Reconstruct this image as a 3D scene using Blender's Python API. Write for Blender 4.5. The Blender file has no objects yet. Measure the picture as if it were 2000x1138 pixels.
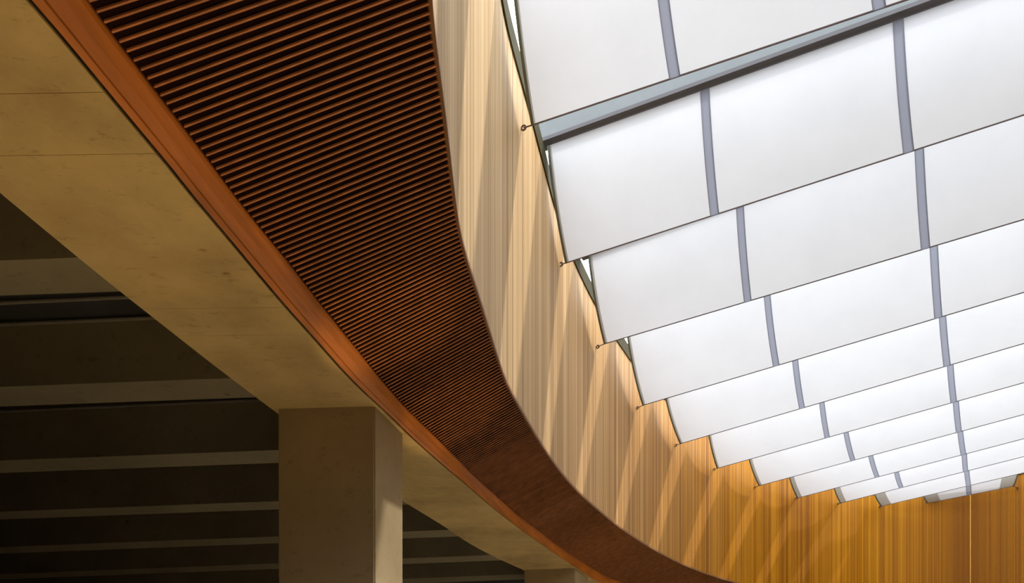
import bpy, bmesh, math, random
from mathutils import Vector, Matrix
random.seed(7)
C_ = bpy.context.scene.collection
sc = bpy.context.scene

# ---------------------------------------------------------------- camera, sky, sun, exposure
cam_d = bpy.data.cameras.new('camera')
cam = bpy.data.objects.new('camera', cam_d)
C_.objects.link(cam)
cam.location = (0, 0, 1.6)
cam.rotation_euler = (math.radians(90), 0, 0)      # level camera, rising front (shift) as in architectural photographs
cam_d.sensor_width = 36.0
cam_d.lens = 27.0
cam_d.shift_y = 0.453
cam_d.clip_end = 300
sc.camera = cam

world = bpy.data.worlds.new('sky')
sc.world = world
world.use_nodes = True
bg = world.node_tree.nodes['Background']
bg.inputs['Color'].default_value = (0.90, 0.95, 1.0, 1)
bg.inputs['Strength'].default_value = 4.3

sun_d = bpy.data.lights.new('sun', 'SUN')
sun_d.energy = 2.9
sun_d.angle = math.radians(1.6)
sun_d.color = (1.0, 0.965, 0.92)
sun = bpy.data.objects.new('sun', sun_d)
C_.objects.link(sun)
sun.location = (30, 10, 40)
sun.rotation_euler = Vector((-0.644, -0.002, -0.76)).to_track_quat('-Z', 'Y').to_euler()

sc.view_settings.view_transform = 'Standard'
sc.view_settings.look = 'None'
sc.view_settings.gamma = 1.0
sc.view_settings.exposure = 0.0
sc.view_settings.use_curve_mapping = False
sc.cycles.max_bounces = 10
sc.cycles.diffuse_bounces = 6
sc.cycles.transmission_bounces = 6
sc.cycles.use_denoising = True

# ---------------------------------------------------------------- measured plan of the place (metres; x right, y away, z up)
WALL = [[0.366,2.485,5.45,9.09],[0.178,2.555,5.45,9.09],[-0.034,2.706,5.45,9.09],[-0.151,2.87,5.45,9.09],[-0.241,3.051,5.45,9.09],[-0.327,3.301,5.45,9.09],[-0.369,3.494,5.45,9.09],[-0.396,3.691,5.45,9.09],[-0.411,3.956,5.45,9.09],[-0.412,4.154,5.45,9.09],[-0.406,4.419,5.45,9.09],[-0.402,4.617,5.45,9.09],[-0.399,4.816,5.45,9.09],[-0.397,5.08,5.45,9.09],[-0.396,5.279,5.45,9.09],[-0.391,5.478,5.45,9.09],[-0.375,5.742,5.45,9.09],[-0.353,5.939,5.45,9.09],[-0.326,6.136,5.45,9.09],[-0.287,6.398,5.45,9.09],[-0.258,6.594,5.45,9.09],[-0.23,6.79,5.45,9.09],[-0.193,7.052,5.45,9.09],[-0.166,7.249,5.45,9.09],[-0.138,7.446,5.449,9.09],[-0.097,7.707,5.447,9.09],[-0.061,7.902,5.446,9.09],[-0.003,8.161,5.446,9.09],[0.045,8.353,5.448,9.09],[0.094,8.545,5.452,9.09],[0.159,8.802,5.46,9.091],[0.206,8.995,5.469,9.095],[0.253,9.188,5.481,9.099],[0.313,9.446,5.502,9.104],[0.358,9.639,5.52,9.108],[0.404,9.833,5.538,9.112],[0.465,10.09,5.565,9.117],[0.511,10.283,5.585,9.121],[0.559,10.476,5.604,9.125],[0.625,10.732,5.63,9.137],[0.677,10.923,5.648,9.147],[0.731,11.114,5.665,9.157],[0.806,11.368,5.686,9.17],[0.865,11.557,5.702,9.18],[0.946,11.809,5.722,9.193],[1.01,11.997,5.737,9.203],[1.075,12.185,5.753,9.213],[1.164,12.434,5.774,9.228],[1.233,12.621,5.79,9.239],[1.303,12.807,5.805,9.251],[1.399,13.054,5.825,9.267],[1.472,13.239,5.838,9.278],[1.546,13.423,5.851,9.29],[1.648,13.668,5.866,9.305],[1.725,13.851,5.877,9.317],[1.805,14.033,5.886,9.328],[1.912,14.275,5.899,9.343],[1.995,14.455,5.909,9.355],[2.079,14.635,5.92,9.366],[2.194,14.873,5.933,9.373],[2.283,15.051,5.942,9.377],[2.404,15.287,5.953,9.382],[2.496,15.462,5.961,9.385],[2.591,15.636,5.968,9.389],[2.721,15.867,5.975,9.393],[2.82,16.039,5.98,9.392],[2.922,16.21,5.983,9.398],[3.061,16.435,5.986,9.406],[3.167,16.603,5.989,9.412],[3.276,16.769,5.991,9.418],[3.424,16.989,5.993,9.426],[3.537,17.152,5.994,9.433],[3.653,17.314,5.995,9.439],[3.811,17.527,5.995,9.448],[3.931,17.685,5.996,9.455],[4.054,17.842,5.996,9.462],[4.221,18.047,5.996,9.472],[4.349,18.199,5.996,9.479],[4.523,18.399,5.996,9.489],[4.657,18.546,5.996,9.496],[4.792,18.691,5.996,9.504],[4.977,18.88,5.996,9.51],[5.118,19.019,5.996,9.51],[5.261,19.156,5.996,9.51],[5.455,19.335,5.996,9.51],[5.604,19.467,5.996,9.51],[5.754,19.596,5.996,9.51],[5.958,19.766,5.996,9.51],[6.113,19.891,5.996,9.51],[6.27,20.014,5.996,9.51],[6.483,20.176,5.996,9.51],[6.644,20.294,5.996,9.51],[6.809,20.409,5.996,9.51],[7.031,20.555,5.996,9.51],[7.201,20.658,5.996,9.51],[7.433,20.785,5.996,9.51],[7.61,20.871,5.996,9.51],[7.791,20.948,5.996,9.51],[8.037,21.039,5.996,9.51],[8.224,21.1,5.996,9.51],[8.414,21.157,5.996,9.506],[8.669,21.231,5.996,9.424],[8.861,21.288,5.996,9.362],[9.054,21.348,5.996,9.301],[9.311,21.433,5.996,9.218],[9.504,21.496,5.996,9.157],[9.697,21.554,5.996,9.095],[9.955,21.614,5.996,9.013],[10.148,21.642,5.996,8.951],[10.342,21.65,5.996,8.95],[10.602,21.624,5.996,8.95],[10.795,21.58,5.996,8.95],[11.05,21.496,5.996,8.95],[11.237,21.416,5.996,8.95],[11.419,21.326,5.996,8.95],[11.654,21.196,5.996,8.95],[11.824,21.092,5.996,8.95],[11.99,20.984,5.996,8.95],[12.208,20.836,5.996,8.95],[12.37,20.724,5.996,8.95]]
B = [[-0.67,0.91,5.065],[-0.907,1.01,5.065],[-1.133,1.128,5.065],[-1.336,1.281,5.065],[-1.509,1.472,5.065],[-1.65,1.689,5.065],[-1.757,1.923,5.065],[-1.833,2.166,5.065],[-1.886,2.416,5.065],[-1.926,2.67,5.065],[-1.959,2.925,5.065],[-1.978,3.181,5.065],[-1.971,3.435,5.065],[-1.933,3.687,5.065],[-1.883,3.937,5.065],[-1.834,4.187,5.065],[-1.784,4.437,5.065],[-1.741,4.688,5.065],[-1.691,4.938,5.065],[-1.632,5.187,5.065],[-1.574,5.435,5.065],[-1.524,5.685,5.065],[-1.473,5.935,5.065],[-1.417,6.184,5.065],[-1.361,6.433,5.065],[-1.307,6.682,5.065],[-1.253,6.931,5.065],[-1.196,7.18,5.065],[-1.133,7.427,5.065],[-1.064,7.672,5.064],[-0.987,7.916,5.063],[-0.906,8.158,5.061],[-0.826,8.4,5.061],[-0.75,8.643,5.065],[-0.68,8.888,5.072],[-0.615,9.135,5.083],[-0.553,9.382,5.097],[-0.493,9.63,5.114],[-0.433,9.878,5.133],[-0.373,10.126,5.154],[-0.313,10.374,5.177],[-0.251,10.622,5.2],[-0.189,10.869,5.224],[-0.124,11.116,5.247],[-0.058,11.362,5.27],[0.011,11.607,5.291],[0.081,11.852,5.311],[0.155,12.097,5.33],[0.23,12.341,5.348],[0.307,12.584,5.365],[0.386,12.826,5.381],[0.467,13.068,5.396],[0.549,13.31,5.411],[0.633,13.55,5.425],[0.719,13.79,5.439],[0.806,14.03,5.451],[0.895,14.269,5.464],[0.985,14.507,5.476],[1.077,14.745,5.487],[1.171,14.982,5.497],[1.266,15.218,5.506],[1.364,15.455,5.515],[1.463,15.69,5.523],[1.564,15.926,5.53],[1.668,16.16,5.536],[1.776,16.391,5.541],[1.89,16.62,5.545],[2.012,16.844,5.548],[2.142,17.062,5.55],[2.282,17.274,5.552],[2.432,17.479,5.553],[2.589,17.68,5.553],[2.752,17.876,5.553],[2.92,18.069,5.552],[3.092,18.26,5.552],[3.265,18.449,5.551],[3.439,18.637,5.55],[3.612,18.825,5.55],[3.785,19.012,5.55],[3.958,19.199,5.55],[4.133,19.385,5.55],[4.308,19.569,5.55],[4.486,19.751,5.55],[4.667,19.932,5.55],[4.851,20.109,5.551],[5.038,20.284,5.551],[5.23,20.455,5.551],[5.426,20.622,5.551],[5.625,20.783,5.551],[5.829,20.938,5.551],[6.037,21.086,5.551],[6.249,21.227,5.551],[6.465,21.359,5.551],[6.686,21.481,5.55],[6.911,21.595,5.55],[7.14,21.701,5.55],[7.373,21.8,5.55],[7.609,21.894,5.55],[7.849,21.983,5.55],[8.093,22.068,5.55],[8.34,22.15,5.551],[8.589,22.231,5.551],[8.842,22.31,5.551],[9.096,22.385,5.551],[9.351,22.453,5.551],[9.607,22.511,5.551],[9.861,22.558,5.551],[10.115,22.59,5.551],[10.366,22.604,5.551],[10.614,22.599,5.551],[10.858,22.572,5.551],[11.098,22.521,5.551],[11.334,22.447,5.551],[11.565,22.354,5.551],[11.794,22.245,5.551],[12.02,22.121,5.551],[12.244,21.986,5.551],[12.467,21.843,5.551],[12.688,21.694,5.551],[12.909,21.543,5.551]]
C = [[-0.785,0.735,4.926],[-1.024,0.84,4.926],[-1.251,0.962,4.926],[-1.457,1.119,4.926],[-1.634,1.311,4.926],[-1.779,1.53,4.926],[-1.891,1.765,4.926],[-1.97,2.01,4.926],[-2.027,2.262,4.926],[-2.074,2.519,4.926],[-2.118,2.779,4.926],[-2.147,3.039,4.926],[-2.14,3.296,4.926],[-2.082,3.547,4.926],[-2.034,3.802,4.926],[-1.986,4.056,4.926],[-1.936,4.309,4.926],[-1.894,4.565,4.926],[-1.844,4.818,4.926],[-1.793,5.072,4.926],[-1.746,5.326,4.926],[-1.696,5.58,4.926],[-1.641,5.833,4.926],[-1.582,6.085,4.926],[-1.525,6.337,4.926],[-1.469,6.59,4.926],[-1.406,6.84,4.926],[-1.332,7.088,4.926],[-1.251,7.334,4.926],[-1.175,7.581,4.926],[-1.103,7.829,4.926],[-1.026,8.076,4.924],[-0.944,8.322,4.923],[-0.861,8.567,4.923],[-0.778,8.812,4.925],[-0.698,9.058,4.931],[-0.62,9.304,4.941],[-0.548,9.553,4.955],[-0.481,9.802,4.973],[-0.417,10.053,4.993],[-0.356,10.304,5.016],[-0.296,10.556,5.04],[-0.235,10.807,5.065],[-0.172,11.058,5.089],[-0.106,11.308,5.112],[-0.037,11.558,5.134],[0.035,11.806,5.154],[0.11,12.054,5.173],[0.187,12.301,5.191],[0.267,12.547,5.208],[0.349,12.792,5.224],[0.433,13.037,5.238],[0.519,13.281,5.251],[0.606,13.525,5.264],[0.694,13.768,5.276],[0.784,14.01,5.288],[0.875,14.253,5.299],[0.966,14.494,5.31],[1.059,14.736,5.322],[1.152,14.977,5.333],[1.245,15.218,5.344],[1.338,15.459,5.354],[1.432,15.701,5.363],[1.525,15.943,5.369],[1.622,16.184,5.375],[1.723,16.422,5.379],[1.831,16.657,5.384],[1.949,16.886,5.388],[2.077,17.109,5.392],[2.216,17.327,5.397],[2.363,17.539,5.401],[2.518,17.747,5.406],[2.679,17.951,5.41],[2.845,18.151,5.414],[3.014,18.349,5.417],[3.186,18.544,5.42],[3.36,18.738,5.422],[3.534,18.93,5.424],[3.708,19.121,5.424],[3.884,19.311,5.425],[4.061,19.499,5.424],[4.24,19.685,5.424],[4.422,19.868,5.423],[4.606,20.05,5.423],[4.794,20.229,5.422],[4.986,20.405,5.422],[5.181,20.578,5.421],[5.38,20.746,5.421],[5.583,20.908,5.421],[5.79,21.065,5.421],[6.001,21.214,5.422],[6.217,21.355,5.422],[6.437,21.488,5.422],[6.661,21.611,5.422],[6.89,21.725,5.422],[7.123,21.832,5.422],[7.359,21.931,5.422],[7.6,22.026,5.422],[7.844,22.115,5.422],[8.092,22.201,5.422],[8.342,22.284,5.422],[8.596,22.365,5.422],[8.852,22.444,5.422],[9.111,22.519,5.422],[9.37,22.586,5.422],[9.629,22.643,5.422],[9.887,22.688,5.422],[10.144,22.718,5.422],[10.399,22.73,5.422],[10.65,22.723,5.422],[10.898,22.693,5.422],[11.141,22.64,5.422],[11.38,22.564,5.422],[11.615,22.469,5.422],[11.847,22.357,5.422],[12.076,22.232,5.422],[12.304,22.096,5.422],[12.529,21.951,5.422],[12.754,21.801,5.422],[12.978,21.648,5.422]]
D = [[-1.361,-0.14,4.926],[-1.61,0.003,4.926],[-1.851,0.156,4.926],[-2.075,0.328,4.926],[-2.277,0.527,4.926],[-2.454,0.751,4.926],[-2.608,0.995,4.926],[-2.738,1.253,4.926],[-2.845,1.52,4.926],[-2.932,1.792,4.926],[-2.999,2.069,4.926],[-3.05,2.35,4.926],[-3.088,2.633,4.926],[-3.113,2.918,4.926],[-3.13,3.203,4.926],[-3.136,3.49,4.926],[-3.13,3.775,4.926],[-3.11,4.059,4.926],[-3.076,4.342,4.926],[-3.024,4.621,4.926],[-2.962,4.899,4.926],[-2.901,5.177,4.926],[-2.836,5.453,4.926],[-2.766,5.729,4.926],[-2.695,6.005,4.926],[-2.625,6.28,4.926],[-2.552,6.555,4.926],[-2.476,6.83,4.926],[-2.399,7.103,4.926],[-2.321,7.377,4.926],[-2.243,7.65,4.928],[-2.166,7.924,4.932],[-2.089,8.198,4.937],[-2.013,8.472,4.944],[-1.937,8.746,4.953],[-1.862,9.021,4.964],[-1.786,9.295,4.975],[-1.711,9.569,4.989],[-1.635,9.843,5.004],[-1.56,10.118,5.02],[-1.484,10.392,5.037],[-1.408,10.666,5.056],[-1.331,10.94,5.076],[-1.255,11.214,5.097],[-1.18,11.489,5.119],[-1.107,11.764,5.141],[-1.039,12.04,5.164],[-0.974,12.317,5.186],[-0.913,12.595,5.207],[-0.846,12.871,5.227],[-0.771,13.145,5.245],[-0.688,13.417,5.262],[-0.598,13.686,5.278],[-0.501,13.954,5.292],[-0.398,14.22,5.306],[-0.29,14.484,5.318],[-0.177,14.746,5.329],[-0.059,15.007,5.339],[0.062,15.266,5.348],[0.187,15.523,5.357],[0.314,15.779,5.365],[0.444,16.034,5.372],[0.577,16.287,5.379],[0.712,16.538,5.385],[0.85,16.788,5.391],[0.991,17.036,5.396],[1.136,17.282,5.4],[1.283,17.525,5.404],[1.434,17.767,5.408],[1.589,18.006,5.411],[1.747,18.242,5.414],[1.91,18.476,5.416],[2.076,18.707,5.418],[2.246,18.935,5.42],[2.421,19.16,5.421],[2.599,19.382,5.422],[2.783,19.6,5.423],[2.971,19.815,5.423],[3.163,20.027,5.423],[3.359,20.234,5.423],[3.559,20.437,5.423],[3.764,20.636,5.423],[3.972,20.83,5.423],[4.184,21.019,5.422],[4.4,21.204,5.422],[4.62,21.383,5.422],[4.843,21.556,5.422],[5.071,21.725,5.422],[5.301,21.888,5.422],[5.536,22.046,5.422],[5.775,22.2,5.422],[6.017,22.349,5.422],[6.264,22.493,5.422],[6.514,22.632,5.422],[6.769,22.767,5.422],[7.028,22.898,5.422],[7.291,23.024,5.422],[7.558,23.145,5.422],[7.828,23.259,5.422],[8.1,23.365,5.422],[8.375,23.46,5.422],[8.652,23.544,5.422],[8.929,23.614,5.422],[9.207,23.669,5.422],[9.485,23.709,5.422],[9.762,23.73,5.422],[10.038,23.731,5.422],[10.312,23.712,5.422],[10.585,23.675,5.422],[10.856,23.621,5.422],[11.127,23.551,5.422],[11.396,23.467,5.422],[11.664,23.371,5.422],[11.932,23.263,5.422],[12.198,23.147,5.422],[12.464,23.022,5.422],[12.73,22.892,5.422],[12.995,22.756,5.422],[13.26,22.618,5.422],[13.525,22.478,5.422]]
AX = [8.421,14.724,0.55,0.835]
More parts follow.
